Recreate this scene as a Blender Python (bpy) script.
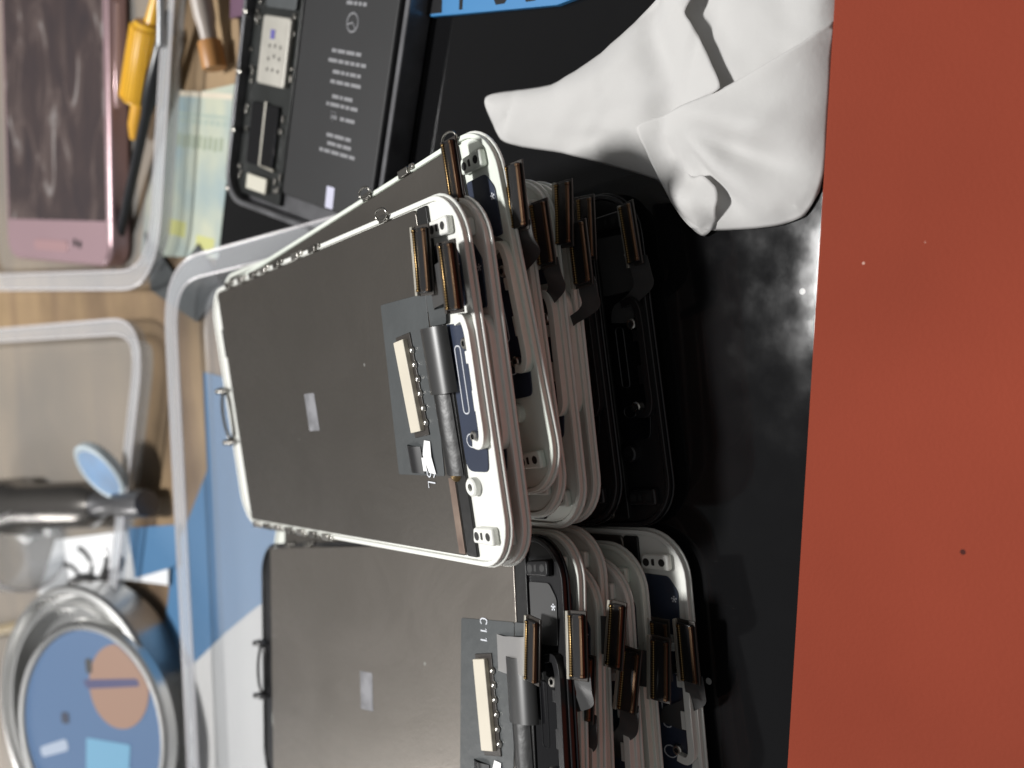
import bpy, math, random
from math import sin, cos, pi, radians
from mathutils import Vector, Matrix, noise
from mathutils.geometry import delaunay_2d_cdt

for _o in list(bpy.data.objects):
    bpy.data.objects.remove(_o)
SC = bpy.context.scene
COL = SC.collection
S = 0.01                       # one scene unit = 100 mm; everything below is written in mm
random.seed(7)

# ------------------------------------------------------------------ camera, world, lamps, exposure
E_ = radians(46); RO = radians(-6)
_r = Vector((0, -sin(E_), -cos(E_))); _u = Vector((1, 0, 0)); _b = Vector((0, -cos(E_), sin(E_)))
R_ = _r * cos(RO) + _u * sin(RO); U_ = _u * cos(RO) - _r * sin(RO)
cam_d = bpy.data.cameras.new('camera'); cam = bpy.data.objects.new('camera', cam_d); COL.objects.link(cam)
m = Matrix.Identity(4)
for i in range(3):
    m[i][0], m[i][1], m[i][2] = R_[i], U_[i], _b[i]
m[0][3], m[1][3], m[2][3] = 0, 0, 161 * S
cam.matrix_world = m
cam_d.sensor_width = 36; cam_d.lens = 36 * 1000 / 1024
cam_d.clip_start = 0.05; cam_d.clip_end = 200
cam_d.dof.use_dof = True; cam_d.dof.focus_distance = 1.86; cam_d.dof.aperture_fstop = 1.45
SC.camera = cam

W = bpy.data.worlds.new("World"); SC.world = W; W.use_nodes = True
bg = W.node_tree.nodes['Background']
bg.inputs[0].default_value = (0.93, 0.96, 1.0, 1); bg.inputs[1].default_value = 0.20
_wn = W.node_tree; _tc = _wn.nodes.new('ShaderNodeTexCoord'); _sx = _wn.nodes.new('ShaderNodeSeparateXYZ'); _wn.links.new(_tc.outputs['Generated'], _sx.inputs[0])
_ad = _wn.nodes.new('ShaderNodeMath'); _ad.operation = 'MULTIPLY_ADD'; _ad.inputs[1].default_value = -0.55; _wn.links.new(_sx.outputs['X'], _ad.inputs[0]); _wn.links.new(_sx.outputs['Z'], _ad.inputs[2])
_wr = _wn.nodes.new('ShaderNodeValToRGB'); _wr.color_ramp.elements[0].position = 0.06; _wr.color_ramp.elements[0].color = (.30, .30, .30, 1)
_wr.color_ramp.elements[1].position = 1.0; _wr.color_ramp.elements[1].color = (.85, .87, .9, 1)
_el = _wr.color_ramp.elements.new(0.32); _el.color = (.95, .93, .90, 1); _el = _wr.color_ramp.elements.new(0.62); _el.color = (1.0, .99, .97, 1)
_wn.links.new(_ad.outputs[0], _wr.inputs[0]); _wn.links.new(_wr.outputs[0], bg.inputs[0])

def area(name, loc, target, sx, sy, power, color=(1, 1, 1)):
    d = bpy.data.lights.new(name, 'AREA'); d.shape = 'RECTANGLE'; d.size = sx; d.size_y = sy
    d.energy = power; d.color = color
    o = bpy.data.objects.new(name, d); COL.objects.link(o)
    o.location = Vector(loc) * S
    o.rotation_euler = (Vector(target) * S - o.location).to_track_quat('-Z', 'Y').to_euler()
    return o
area('ceiling_tube_lamp', (95, 496, 960), (0, 110, 0), 1.5, 0.8, 1300, (1.0, 0.99, 0.975))
area('plate_sheen_fill', (-820, 1650, 830), (0, 150, 0), 4.6, 3.2, 850, (1.0, 0.975, 0.945))  # added fill panel out of view, gives the metal back plates their sheen

SC.view_settings.view_transform = 'Standard'; SC.view_settings.look = 'None'
SC.view_settings.exposure = 0.0; SC.view_settings.gamma = 1
SC.cycles.transparent_max_bounces = 24; SC.cycles.max_bounces = 8
SC.cycles.use_denoising = True

# ------------------------------------------------------------------ materials
def mat(name, col, rough=0.5, metal=0.0, spec=0.5, coat=0.0, noise_amt=0.0, noise_scale=3.0, bump=0.0, bump_scale=60.0,
        rough_var=0.0, col2=None, detail=4.0):
    M = bpy.data.materials.new(name); M.use_nodes = True
    nt = M.node_tree; p = nt.nodes['Principled BSDF']
    p.inputs['Base Color'].default_value = (*col, 1); p.inputs['Roughness'].default_value = rough
    p.inputs['Metallic'].default_value = metal; p.inputs['Specular IOR Level'].default_value = spec
    p.inputs['Coat Weight'].default_value = coat
    p.inputs['Coat Roughness'].default_value = 0.12
    tc = nt.nodes.new('ShaderNodeTexCoord')
    if noise_amt or col2 or rough_var:
        n = nt.nodes.new('ShaderNodeTexNoise'); n.inputs['Scale'].default_value = noise_scale; n.inputs['Detail'].default_value = detail
        nt.links.new(tc.outputs['Object'], n.inputs['Vector'])
        if noise_amt or col2:
            mx = nt.nodes.new('ShaderNodeMix'); mx.data_type = 'RGBA'
            c2 = col2 or tuple(c * (1 - noise_amt) for c in col)
            mx.inputs[6].default_value = (*col, 1); mx.inputs[7].default_value = (*c2, 1)
            rp = nt.nodes.new('ShaderNodeMapRange'); rp.inputs[1].default_value = 0.35; rp.inputs[2].default_value = 0.7
            nt.links.new(n.outputs[0], rp.inputs[0]); nt.links.new(rp.outputs[0], mx.inputs[0])
            nt.links.new(mx.outputs[2], p.inputs['Base Color'])
        if rough_var:
            rp2 = nt.nodes.new('ShaderNodeMapRange'); rp2.inputs[1].default_value = 0.3; rp2.inputs[2].default_value = 0.7
            rp2.inputs[3].default_value = rough; rp2.inputs[4].default_value = rough + rough_var
            nt.links.new(n.outputs[0], rp2.inputs[0]); nt.links.new(rp2.outputs[0], p.inputs['Roughness'])
    if bump:
        n2 = nt.nodes.new('ShaderNodeTexNoise'); n2.inputs['Scale'].default_value = bump_scale; n2.inputs['Detail'].default_value = 5
        nt.links.new(tc.outputs['Object'], n2.inputs['Vector'])
        b = nt.nodes.new('ShaderNodeBump'); b.inputs['Strength'].default_value = bump; b.inputs['Distance'].default_value = 0.01
        nt.links.new(n2.outputs[0], b.inputs['Height']); nt.links.new(b.outputs[0], p.inputs['Normal'])
    return M

def add_specks(M, col, scale=18.0, thresh=0.05, metal=None):
    """dust: small dots of another colour scattered over the surface"""
    nt = M.node_tree; p = nt.nodes['Principled BSDF']
    tc = nt.nodes.new('ShaderNodeTexCoord')
    v = nt.nodes.new('ShaderNodeTexVoronoi'); v.inputs['Scale'].default_value = scale
    nt.links.new(tc.outputs['Object'], v.inputs['Vector'])
    lt = nt.nodes.new('ShaderNodeMath'); lt.operation = 'LESS_THAN'; lt.inputs[1].default_value = thresh
    nt.links.new(v.outputs['Distance'], lt.inputs[0])
    sp = nt.nodes.new('ShaderNodeSeparateColor'); nt.links.new(v.outputs['Color'], sp.inputs[0])
    gt = nt.nodes.new('ShaderNodeMath'); gt.operation = 'GREATER_THAN'; gt.inputs[1].default_value = 0.72
    nt.links.new(sp.outputs[0], gt.inputs[0])
    mu = nt.nodes.new('ShaderNodeMath'); mu.operation = 'MULTIPLY'
    nt.links.new(lt.outputs[0], mu.inputs[0]); nt.links.new(gt.outputs[0], mu.inputs[1])
    mx = nt.nodes.new('ShaderNodeMix'); mx.data_type = 'RGBA'
    inp = p.inputs['Base Color']
    if inp.is_linked:
        nt.links.new(inp.links[0].from_socket, mx.inputs[6])
    else:
        mx.inputs[6].default_value = inp.default_value
    mx.inputs[7].default_value = (*col, 1)
    nt.links.new(mu.outputs[0], mx.inputs[0]); nt.links.new(mx.outputs[2], inp)

def plastic_clear(name, see=0.7, tint=(0.85, 0.87, 0.9), rough=0.25):
    """frosted clear plastic: part of the light passes straight through, the rest scatters and shines"""
    M = bpy.data.materials.new(name); M.use_nodes = True
    nt = M.node_tree; p = nt.nodes['Principled BSDF']; out = nt.nodes['Material Output']
    p.inputs['Base Color'].default_value = (*tint, 1); p.inputs['Roughness'].default_value = rough
    tr = nt.nodes.new('ShaderNodeBsdfTransparent'); tr.inputs[0].default_value = (0.97, 0.98, 0.99, 1)
    lw = nt.nodes.new('ShaderNodeLayerWeight'); lw.inputs[0].default_value = 0.35
    mr = nt.nodes.new('ShaderNodeMapRange'); mr.inputs[3].default_value = 1 - see; mr.inputs[4].default_value = min(1, 1 - see + 0.28)
    nt.links.new(lw.outputs['Facing'], mr.inputs[0])
    mx = nt.nodes.new('ShaderNodeMixShader')
    nt.links.new(mr.outputs[0], mx.inputs[0]); nt.links.new(tr.outputs[0], mx.inputs[1]); nt.links.new(p.outputs[0], mx.inputs[2])
    nt.links.new(mx.outputs[0], out.inputs['Surface'])
    return M

M = {}
M['white'] = mat('white_plastic', (0.77, 0.775, 0.73), 0.33, noise_amt=0.06, noise_scale=1.7)
M['white2'] = mat('cool_white_plastic', (0.73, 0.77, 0.70), 0.35, noise_amt=0.06, noise_scale=1.3)
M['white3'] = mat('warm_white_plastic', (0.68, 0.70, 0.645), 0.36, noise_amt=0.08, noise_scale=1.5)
M['black'] = mat('black_plastic', (0.012, 0.012, 0.013), 0.28)
M['blackglass'] = mat('black_glass', (0.006, 0.006, 0.007), 0.08)
M['edgeglass'] = mat('white_glass_edge', (0.70, 0.71, 0.67), 0.12)
M['lcd'] = mat('dark_shield_metal', (0.20, 0.184, 0.165), 0.24, metal=0.85, rough_var=0.16, noise_scale=2.6, noise_amt=0.38, detail=8, bump=0.03, bump_scale=120)
add_specks(M['lcd'], (0.5, 0.5, 0.47), 13.0, 0.045)
M['lcd2'] = mat('brown_grey_shield_metal', (0.32, 0.292, 0.262), 0.24, metal=0.85, rough_var=0.16, noise_scale=2.2, noise_amt=0.38, detail=8, bump=0.03, bump_scale=120)
add_specks(M['lcd2'], (0.5, 0.5, 0.47), 12.0, 0.045)
def smudge(Mm, amt, rvar, scale):
    nt = Mm.node_tree; p = nt.nodes['Principled BSDF']; tc = nt.nodes.new('ShaderNodeTexCoord'); mp = nt.nodes.new('ShaderNodeMapping')
    mp.inputs['Scale'].default_value = (1, .45, 1); mp.inputs['Rotation'].default_value = (0, 0, .5); nt.links.new(tc.outputs['Object'], mp.inputs[0])
    n = nt.nodes.new('ShaderNodeTexNoise'); n.inputs['Scale'].default_value = scale; n.inputs['Detail'].default_value = 9; n.inputs['Distortion'].default_value = 1.6; n.inputs['Roughness'].default_value = .62
    nt.links.new(mp.outputs[0], n.inputs['Vector'])
    r = nt.nodes.new('ShaderNodeMapRange'); r.inputs[1].default_value = .42; r.inputs[2].default_value = .66; nt.links.new(n.outputs[0], r.inputs[0])
    inp = p.inputs['Base Color']; mx = nt.nodes.new('ShaderNodeMix'); mx.data_type = 'RGBA'; mx.blend_type = 'MULTIPLY'
    nt.links.new(inp.links[0].from_socket, mx.inputs[6]); mx.inputs[7].default_value = (amt, amt, amt, 1); nt.links.new(r.outputs[0], mx.inputs[0]); nt.links.new(mx.outputs[2], inp)
    rr = p.inputs['Roughness']; ad = nt.nodes.new('ShaderNodeMath'); ad.operation = 'MULTIPLY_ADD'; ad.inputs[1].default_value = rvar
    nt.links.new(r.outputs[0], ad.inputs[0]); nt.links.new(rr.links[0].from_socket, ad.inputs[2]); nt.links.new(ad.outputs[0], rr)
smudge(M['lcd'], .62, .12, 4.0); smudge(M['lcd2'], .66, .12, 3.2)
M['film'] = mat('charcoal_film', (0.060, 0.066, 0.068), 0.45, noise_amt=0.2, noise_scale=8, bump=0.12, bump_scale=45)
M['tape'] = mat('black_tape', (0.010, 0.010, 0.010), 0.36, bump=0.25, bump_scale=14)
M['roll'] = mat('black_foil_roll', (0.055, 0.055, 0.055), 0.36, metal=0.5)
M['beige'] = mat('beige_connector', (0.62, 0.57, 0.47), 0.45, noise_amt=0.12, noise_scale=6)
M['stiff'] = mat('stiffener', (0.36, 0.34, 0.29), 0.42, metal=0.2)
M['stiffdark'] = mat('dark_stiffener', (0.035, 0.03, 0.026), 0.4)
M['navy'] = mat('navy_flex_board', (0.030, 0.040, 0.070), 0.35, noise_amt=0.25, noise_scale=6)
M['flex'] = mat('dark_flex_ribbon', (0.055, 0.055, 0.055), 0.42, noise_amt=0.3, noise_scale=4)
M['flexgrey'] = mat('grey_flex_ribbon', (0.13, 0.13, 0.125), 0.4, noise_amt=0.2, noise_scale=4)
M['silverflex'] = mat('silvery_flex_ribbon', (0.46, 0.45, 0.44), 0.3, metal=0.6)
M['steel'] = mat('steel', (0.62, 0.60, 0.56), 0.28, metal=1.0)
M['dsteel'] = mat('dark_steel', (0.25, 0.24, 0.22), 0.3, metal=1.0)
M['copper'] = mat('dull_copper_strip', (0.33, 0.25, 0.20), 0.4, metal=0.7, col2=(0.16, 0.11, 0.09), noise_scale=14)
M['hole'] = mat('dark_recess', (0.012, 0.012, 0.012), 0.6)
M['ink'] = mat('pale_print', (0.62, 0.64, 0.68), 0.6)
M['tagink'] = mat('faded_grey_print', (0.22, 0.22, 0.235), 0.6, noise_amt=0.5, noise_scale=26)
M['paperwhite'] = mat('white_paper', (0.80, 0.80, 0.80), 0.7)
# contacts: gold rows split into teeth
g = mat('gold_contacts', (0.62, 0.42, 0.17), 0.3, metal=1.0)
nt = g.node_tree; tc = nt.nodes.new('ShaderNodeTexCoord'); wv = nt.nodes.new('ShaderNodeTexWave')
wv.inputs['Scale'].default_value = 70.0; wv.bands_direction = 'X'
mx = nt.nodes.new('ShaderNodeMix'); mx.data_type = 'RGBA'
mx.inputs[6].default_value = (0.12, 0.075, 0.035, 1); mx.inputs[7].default_value = (0.42, 0.28, 0.12, 1)
nt.links.new(tc.outputs['Object'], wv.inputs['Vector']); nt.links.new(wv.outputs['Fac'], mx.inputs[0])
nt.links.new(mx.outputs[2], nt.nodes['Principled BSDF'].inputs['Base Color'])
M['gold'] = g
M['copperrow'] = mat('brown_contacts', (0.13, 0.075, 0.04), 0.45, metal=0.7, noise_amt=0.3, noise_scale=30)

# ------------------------------------------------------------------ mesh helpers (mm)
class MB:
    def __init__(s): s.v = []; s.f = []; s.m = []; s.sm = []
    def add(s, vs, fs, mi=0, smooth=False):
        b = len(s.v); s.v += [tuple(x) for x in vs]
        for f in fs: s.f.append(tuple(b + i for i in f)); s.m.append(mi); s.sm.append(smooth)
        return s
    def box(s, c, d, mi=0, rz=0.0, M4=None):
        cx, cy, cz = c; x, y, z = d[0] / 2, d[1] / 2, d[2] / 2
        vs = [Vector((a * x, b * y, e * z)) for e in (-1, 1) for a, b in ((-1, -1), (1, -1), (1, 1), (-1, 1))]
        R = Matrix.Rotation(rz, 3, 'Z') if M4 is None else M4
        vs = [R @ v + Vector(c) for v in vs]
        return s.add(vs, [(3, 2, 1, 0), (4, 5, 6, 7), (0, 1, 5, 4), (1, 2, 6, 5), (2, 3, 7, 6), (3, 0, 4, 7)], mi)
    def prism(s, pts, z0, z1, mi=0):
        n = len(pts)
        vs = [(p[0], p[1], z0) for p in pts] + [(p[0], p[1], z1) for p in pts]
        fs = [tuple(range(n - 1, -1, -1)), tuple(range(n, 2 * n))] + [(i, (i + 1) % n, n + (i + 1) % n, n + i) for i in range(n)]
        return s.add(vs, fs, mi)
    def ring(s, o, i, z0, z1, mi=0):
        n = len(o)
        vs = [(p[0], p[1], z0) for p in o] + [(p[0], p[1], z1) for p in o] + [(p[0], p[1], z1) for p in i] + [(p[0], p[1], z0) for p in i]
        fs = []
        for k in range(n):
            j = (k + 1) % n
            fs += [(k, j, n + j, n + k), (n + k, n + j, 2 * n + j, 2 * n + k), (2 * n + k, 2 * n + j, 3 * n + j, 3 * n + k), (3 * n + k, 3 * n + j, j, k)]
        return s.add(vs, fs, mi)
    def tube(s, path, r, n=8, closed=False, mi=0, caps=True):
        P = [Vector(p) for p in path]; N = len(P); rs = r if isinstance(r, (list, tuple)) else [r] * N
        vs = []; up = None
        for k in range(N):
            t = (P[(k + 1) % N] - P[k - 1]) if closed else (P[min(k + 1, N - 1)] - P[max(k - 1, 0)])
            t.normalize()
            if up is None:
                up = Vector((0, 0, 1)) if abs(t.z) < .9 else Vector((1, 0, 0))
            up = (up - t * up.dot(t)).normalized(); sd = t.cross(up)
            for a in range(n):
                th = 2 * pi * a / n; vs.append(P[k] + (up * cos(th) + sd * sin(th)) * rs[k])
        fs = []
        for k in range(N if closed else N - 1):
            k2 = (k + 1) % N
            for a in range(n):
                fs.append((k * n + a, k * n + (a + 1) % n, k2 * n + (a + 1) % n, k2 * n + a))
        if not closed and caps:
            fs.append(tuple(range(n - 1, -1, -1))); fs.append(tuple((N - 1) * n + a for a in range(n)))
        return s.add(vs, fs, mi, True)
    def ribbon(s, path, wvec, w, t, mi=0):
        """flat strap: width w along wvec, thickness t"""
        P = [Vector(p) for p in path]; N = len(P); vs = []
        for k in range(N):
            tg = (P[min(k + 1, N - 1)] - P[max(k - 1, 0)]).normalized()
            wv = Vector(wvec[k] if isinstance(wvec, list) else wvec).normalized(); nn = tg.cross(wv).normalized()
            ww = w[k] if isinstance(w, list) else w
            vs += [P[k] - wv * ww / 2 - nn * t / 2, P[k] + wv * ww / 2 - nn * t / 2, P[k] + wv * ww / 2 + nn * t / 2, P[k] - wv * ww / 2 + nn * t / 2]
        fs = [(3, 2, 1, 0), tuple((N - 1) * 4 + i for i in range(4))]
        for k in range(N - 1):
            for a in range(4):
                fs.append((k * 4 + a, k * 4 + (a + 1) % 4, k * 4 + 4 + (a + 1) % 4, k * 4 + 4 + a))
        return s.add(vs, fs, mi, True)
    def lathe(s, prof, n=48, c=(0, 0, 0), mi=0, smooth=True):
        """prof: (r, z) from bottom to top; closed with fans where r == 0"""
        vs = []; fs = []; idx = []
        for r, z in prof:
            if r < 1e-6: idx.append([len(vs)]); vs.append((c[0], c[1], c[2] + z))
            else:
                idx.append(list(range(len(vs), len(vs) + n)))
                vs += [(c[0] + r * cos(2 * pi * a / n), c[1] + r * sin(2 * pi * a / n), c[2] + z) for a in range(n)]
        for A, B in zip(idx, idx[1:]):
            for a in range(n):
                b = (a + 1) % n
                if len(A) == 1 and len(B) == 1: continue
                if len(A) == 1: fs.append((A[0], B[b], B[a]))
                elif len(B) == 1: fs.append((A[a], A[b], B[0]))
                else: fs.append((A[a], A[b], B[b], B[a]))
        return s.add(vs, fs, mi, smooth)
    def build(s, name, mats, parent=None, bevel=0.0, seg=2, solid=0.0, autosmooth=True, sub=0):
        me = bpy.data.meshes.new(name)
        me.from_pydata([Vector(v) * S for v in s.v], [], s.f); me.update()
        if not isinstance(mats, (list, tuple)): mats = [mats]
        for q in mats: me.materials.append(q)
        for p, mi, sm in zip(me.polygons, s.m, s.sm): p.material_index = mi; p.use_smooth = sm
        import bmesh
        bm = bmesh.new(); bm.from_mesh(me); bmesh.ops.recalc_face_normals(bm, faces=bm.faces); bm.to_mesh(me); bm.free(); me.set_sharp_from_angle(angle=radians(40))
        o = bpy.data.objects.new(name, me); COL.objects.link(o)
        if parent: o.parent = parent
        if solid:
            md = o.modifiers.new('thick', 'SOLIDIFY'); md.thickness = solid * S; md.offset = -1
        if sub:
            md = o.modifiers.new('sub', 'SUBSURF'); md.levels = sub; md.render_levels = sub
        if bevel:
            md = o.modifiers.new('bev', 'BEVEL'); md.width = bevel * S; md.segments = seg; md.limit_method = 'ANGLE'; md.angle_limit = radians(35)
            md.harden_normals = False
        return o

def tag(o, label, cat, group=None, kind=None):
    o['label'] = label; o['category'] = cat
    if group: o['group'] = group
    if kind: o['kind'] = kind
    return o
def struct(o):
    o['kind'] = 'structure'; return o
def thing(name, label, cat, loc, rot=(0, 0, 0), group=None):
    o = bpy.data.objects.new(name, None); COL.objects.link(o); o.empty_display_size = 0.05
    o.location = Vector(loc) * S
    yaw, pitch, roll = [radians(a) for a in rot]
    o.rotation_euler = (Matrix.Rotation(yaw, 3, 'Z') @ Matrix.Rotation(pitch, 3, 'X') @ Matrix.Rotation(roll, 3, 'Y')).to_euler()
    return tag(o, label, cat, group)

def rrect(x0, y0, x1, y1, r, n=7):
    pts = []
    for cx, cy, a0 in ((x1 - r, y1 - r, 0), (x0 + r, y1 - r, 90), (x0 + r, y0 + r, 180), (x1 - r, y0 + r, 270)):
        for k in range(n + 1):
            a = radians(a0 + 90 * k / n); pts.append((cx + r * cos(a), cy + r * sin(a)))
    return pts
def rpoly(P, r, n=6):
    """polygon with rounded corners; r one radius or one per corner"""
    out = []; N = len(P)
    for i in range(N):
        p, a, b = Vector(P[i]).to_2d(), Vector(P[i - 1]).to_2d(), Vector(P[(i + 1) % N]).to_2d()
        rr = r[i] if isinstance(r, (list, tuple)) else r
        u, v = (a - p).normalized(), (b - p).normalized()
        if rr <= 0: out.append(tuple(p)); continue
        A, B = p + u * rr, p + v * rr
        for k in range(n + 1):
            t = k / n; out.append(tuple(A * (1 - t) ** 2 + p * 2 * t * (1 - t) + B * t * t))
    return out
def bez(P, n=10):
    """smooth curve through points (Catmull-Rom)"""
    P = [Vector(p) for p in P]; out = []
    for i in range(len(P) - 1):
        a, b, c, d = P[max(i - 1, 0)], P[i], P[i + 1], P[min(i + 2, len(P) - 1)]
        for k in range(n):
            t = k / n
            out.append(0.5 * ((2 * b) + (c - a) * t + (2 * a - 5 * b + 4 * c - d) * t * t + (3 * b - a - 3 * c + d) * t ** 3))
    out.append(P[-1]); return out

# strokes for the little pieces of writing (unit box, x right, y up)
GLYPH = {'S': [[(.9, .85), (.6, 1), (.3, 1), (.1, .8), (.2, .6), (.8, .4), (.9, .2), (.7, 0), (.3, 0), (.08, .15)]],
         'L': [[(.15, 1), (.15, 0), (.85, 0)]], 'C': [[(.9, .85), (.6, 1), (.3, 1), (.1, .75), (.1, .25), (.3, 0), (.6, 0), (.9, .15)]],
         '1': [[(.2, .8), (.55, 1), (.55, 0)]], '6': [[(.8, .95), (.4, .8), (.12, .4), (.2, .08), (.55, 0), (.85, .2), (.75, .48), (.4, .5), (.15, .3)]]}
def write(mb, text, org, xdir, ydir, size, z, r=0.14, gap=1.15):
    """letters as thin strokes lying on a surface at height z"""
    xd, yd = Vector(xdir), Vector(ydir)
    for i, ch in enumerate(text):
        for st in GLYPH.get(ch, []):
            path = [Vector(org) + xd * ((p[0] * .62 + i * gap * .72) * size) + yd * (p[1] * size) for p in st]
            path3 = [Vector((p.x, p.y, z)) for p in path]
            mb.ribbon(path3, [((path[min(k + 1, len(path) - 1)] - path[max(k - 1, 0)]).normalized().yx * Vector((-1, 1))).to_3d() for k in range(len(path))], r * 2, 0.05)

# ================================================================== SETTING
# table: pale wooden boards under everything
tb = MB(); tb.box((0, 300, -5.5), (2400, 2400, 9.4))
Mw = mat('worn_wood', (0.42, 0.31, 0.19), 0.5)
nt = Mw.node_tree; p = nt.nodes['Principled BSDF']; tc = nt.nodes.new('ShaderNodeTexCoord'); mp = nt.nodes.new('ShaderNodeMapping')
mp.inputs['Scale'].default_value = (0.25, 2.4, 1); nt.links.new(tc.outputs['Object'], mp.inputs['Vector'])
n1 = nt.nodes.new('ShaderNodeTexNoise'); n1.inputs['Scale'].default_value = 2.2; n1.inputs['Detail'].default_value = 7; n1.inputs['Distortion'].default_value = 0.6
nt.links.new(mp.outputs[0], n1.inputs['Vector'])
cr = nt.nodes.new('ShaderNodeValToRGB'); cr.color_ramp.elements[0].position = 0.3; cr.color_ramp.elements[0].color = (0.20, 0.13, 0.08, 1)
cr.color_ramp.elements[1].position = 0.72; cr.color_ramp.elements[1].color = (0.36, 0.25, 0.135, 1)
nt.links.new(n1.outputs[0], cr.inputs[0]); nt.links.new(cr.outputs[0], p.inputs['Base Color'])
_gn = nt.nodes.new('ShaderNodeTexNoise'); _gn.inputs['Scale'].default_value = 1.3; _gn.inputs['Detail'].default_value = 8
nt.links.new(tc.outputs['Object'], _gn.inputs['Vector'])
_gr = nt.nodes.new('ShaderNodeValToRGB'); _gr.color_ramp.elements[0].position = .36; _gr.color_ramp.elements[0].color = (.42, .40, .38, 1); _gr.color_ramp.elements[1].position = .6
nt.links.new(_gn.outputs[0], _gr.inputs[0])
_mm = nt.nodes.new('ShaderNodeMix'); _mm.data_type = 'RGBA'; _mm.blend_type = 'MULTIPLY'; _mm.inputs[0].default_value = 1
nt.links.new(cr.outputs[0], _mm.inputs[6]); nt.links.new(_gr.outputs[0], _mm.inputs[7]); nt.links.new(_mm.outputs[2], p.inputs['Base Color'])
table = struct(tb.build('table_top', Mw, bevel=1.0))

# black glossy sheet
Mb = mat('black_glossy_sheet', (0.0065, 0.0065, 0.007), 0.035, spec=0.28, rough_var=0.075, noise_scale=11.0, detail=9, bump=0.015, bump_scale=9)
add_specks(Mb, (0.42, 0.42, 0.41), 7.0, 0.05)
bs = MB(); bs.prism([(-260, 66), (240, 56), (240, 236), (90, 252), (52, 276), (10, 280), (-260, 284)], -0.8, 0.0)
tag(bs.build('black_sheet', Mb, bevel=0.15), 'glossy black sheet lying under both stacks of phone screens', 'sheet')

# rust red mat
Mr = mat('rust_red_mat', (0.262, 0.047, 0.024), 0.8, spec=0.15, noise_amt=0.22, noise_scale=1.1, detail=9, bump=0.10, bump_scale=140)
add_specks(Mr, (0.06, 0.015, 0.012), 9.0, 0.04)
add_specks(Mr, (0.50, 0.30, 0.24), 13.0, 0.035)
rm = MB(); rm.prism([(-240, -260), (240, -260), (240, 42.6), (58, 71.5), (-75, 95.5), (-240, 125)], 0.05, 1.5)
tag(rm.build('red_mat', Mr, bevel=0.3), 'matt rust red rubber mat beside the black sheet', 'mat')
# ================================================================== PHONE SCREENS
SCREEN_GROUP_U = 'phone screens fanned out in the upper stack'
SCREEN_GROUP_L = 'phone screens fanned out in the lower stack'

def connector(parent, x, y, z, ang, tilt=0.0, roll=0.0, cable='y', ccol='flex', light=True, L=11.4):
    """board connector on a stiffener with gold rows, plus the ribbon that leads to the panel"""
    rc = random.Random(int(x * 37 + y * 91 + z * 13)); tilt += rc.uniform(-12, 8); roll += rc.uniform(-7, 7)
    R = Matrix.Rotation(radians(ang), 3, 'Z') @ Matrix.Rotation(radians(tilt), 3, 'X') @ Matrix.Rotation(radians(roll), 3, 'Y')
    o = Vector((x, y, z))
    def T(mb): mb.v = [tuple(R @ Vector(v) + o) for v in mb.v]; return mb
    a = MB(); a.box((0, 0.0, -0.2), (L + 0.9, 4.6, 0.4), 0); a.box((0, 2.35, 0.15), (L + 0.7, 0.75, 1.0), 1)
    a.box((0, -0.2, 0.45), (L - 0.2, 3.4, 0.9), 2)
    st = T(a).build('connector', [M['stiffdark'], M['stiff'] if light else M['stiffdark'], M['black']], parent, bevel=0.12)
    def row(name, yy, mt, zz):
        r = MB(); r.box((0, 0, 0), (L - 1.6, 0.62, 0.5))
        for sx in (-1, 1): r.box((sx * (L / 2 - 0.55), 0, 0.05), (0.55, 0.75, 0.6))
        q = r.build(name, mt, st, bevel=0.1)
        q.matrix_local = Matrix.Translation((R @ Vector((0, yy, zz)) + o) * S) @ R.to_4x4()
        return q
    row('contact_row', 0.95, M['gold'], 0.95)
    row('contact_row', -1.85, M['copperrow'], 0.75)
    f = MB()
    if cable == 'y':
        pth = bez([(x, y + 1.0, z - .5), (x - .5, y + 4.0, z - .2), (x - .8, max(y + 6.5, 11), z * .45), (x - 1, max(y + 8, 13), .35), (x - 1, 16.5, .3)], 6)
        if ccol == 'silverflex': pth = bez([(x - 1, y + 1.0, z - .5), (x - 1.4, y + 4.0, z - .3), (x - 1.6, 14.5, 1.9), (x - 1.8, 17.5, 1.3), (x - 1.6, 20.5, .75)], 6)
        f.ribbon(pth, (1, 0, 0), 7.0, 0.14)
    else:
        e = R @ Vector((-1, 0, 0)); b0 = o + e * (L / 2 - 1.5)
        pth = bez([b0 + Vector((0, -.2, -.5)), b0 + e * 3.0 + Vector((0, -.6, -.4)), b0 + e * 6 + Vector((0, 0.6, -z * .6)), Vector((b0.x - 9, 5.5, 0.15)), Vector((b0.x - 12, 6.5, 0.05))], 6)
        f.ribbon(pth, (0.15, 1, 0), [4.6] * (len(pth) - 8) + [5.6] * 8, 0.14)
    f.build('flex_cable', M[ccol], parent)
    return st

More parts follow.
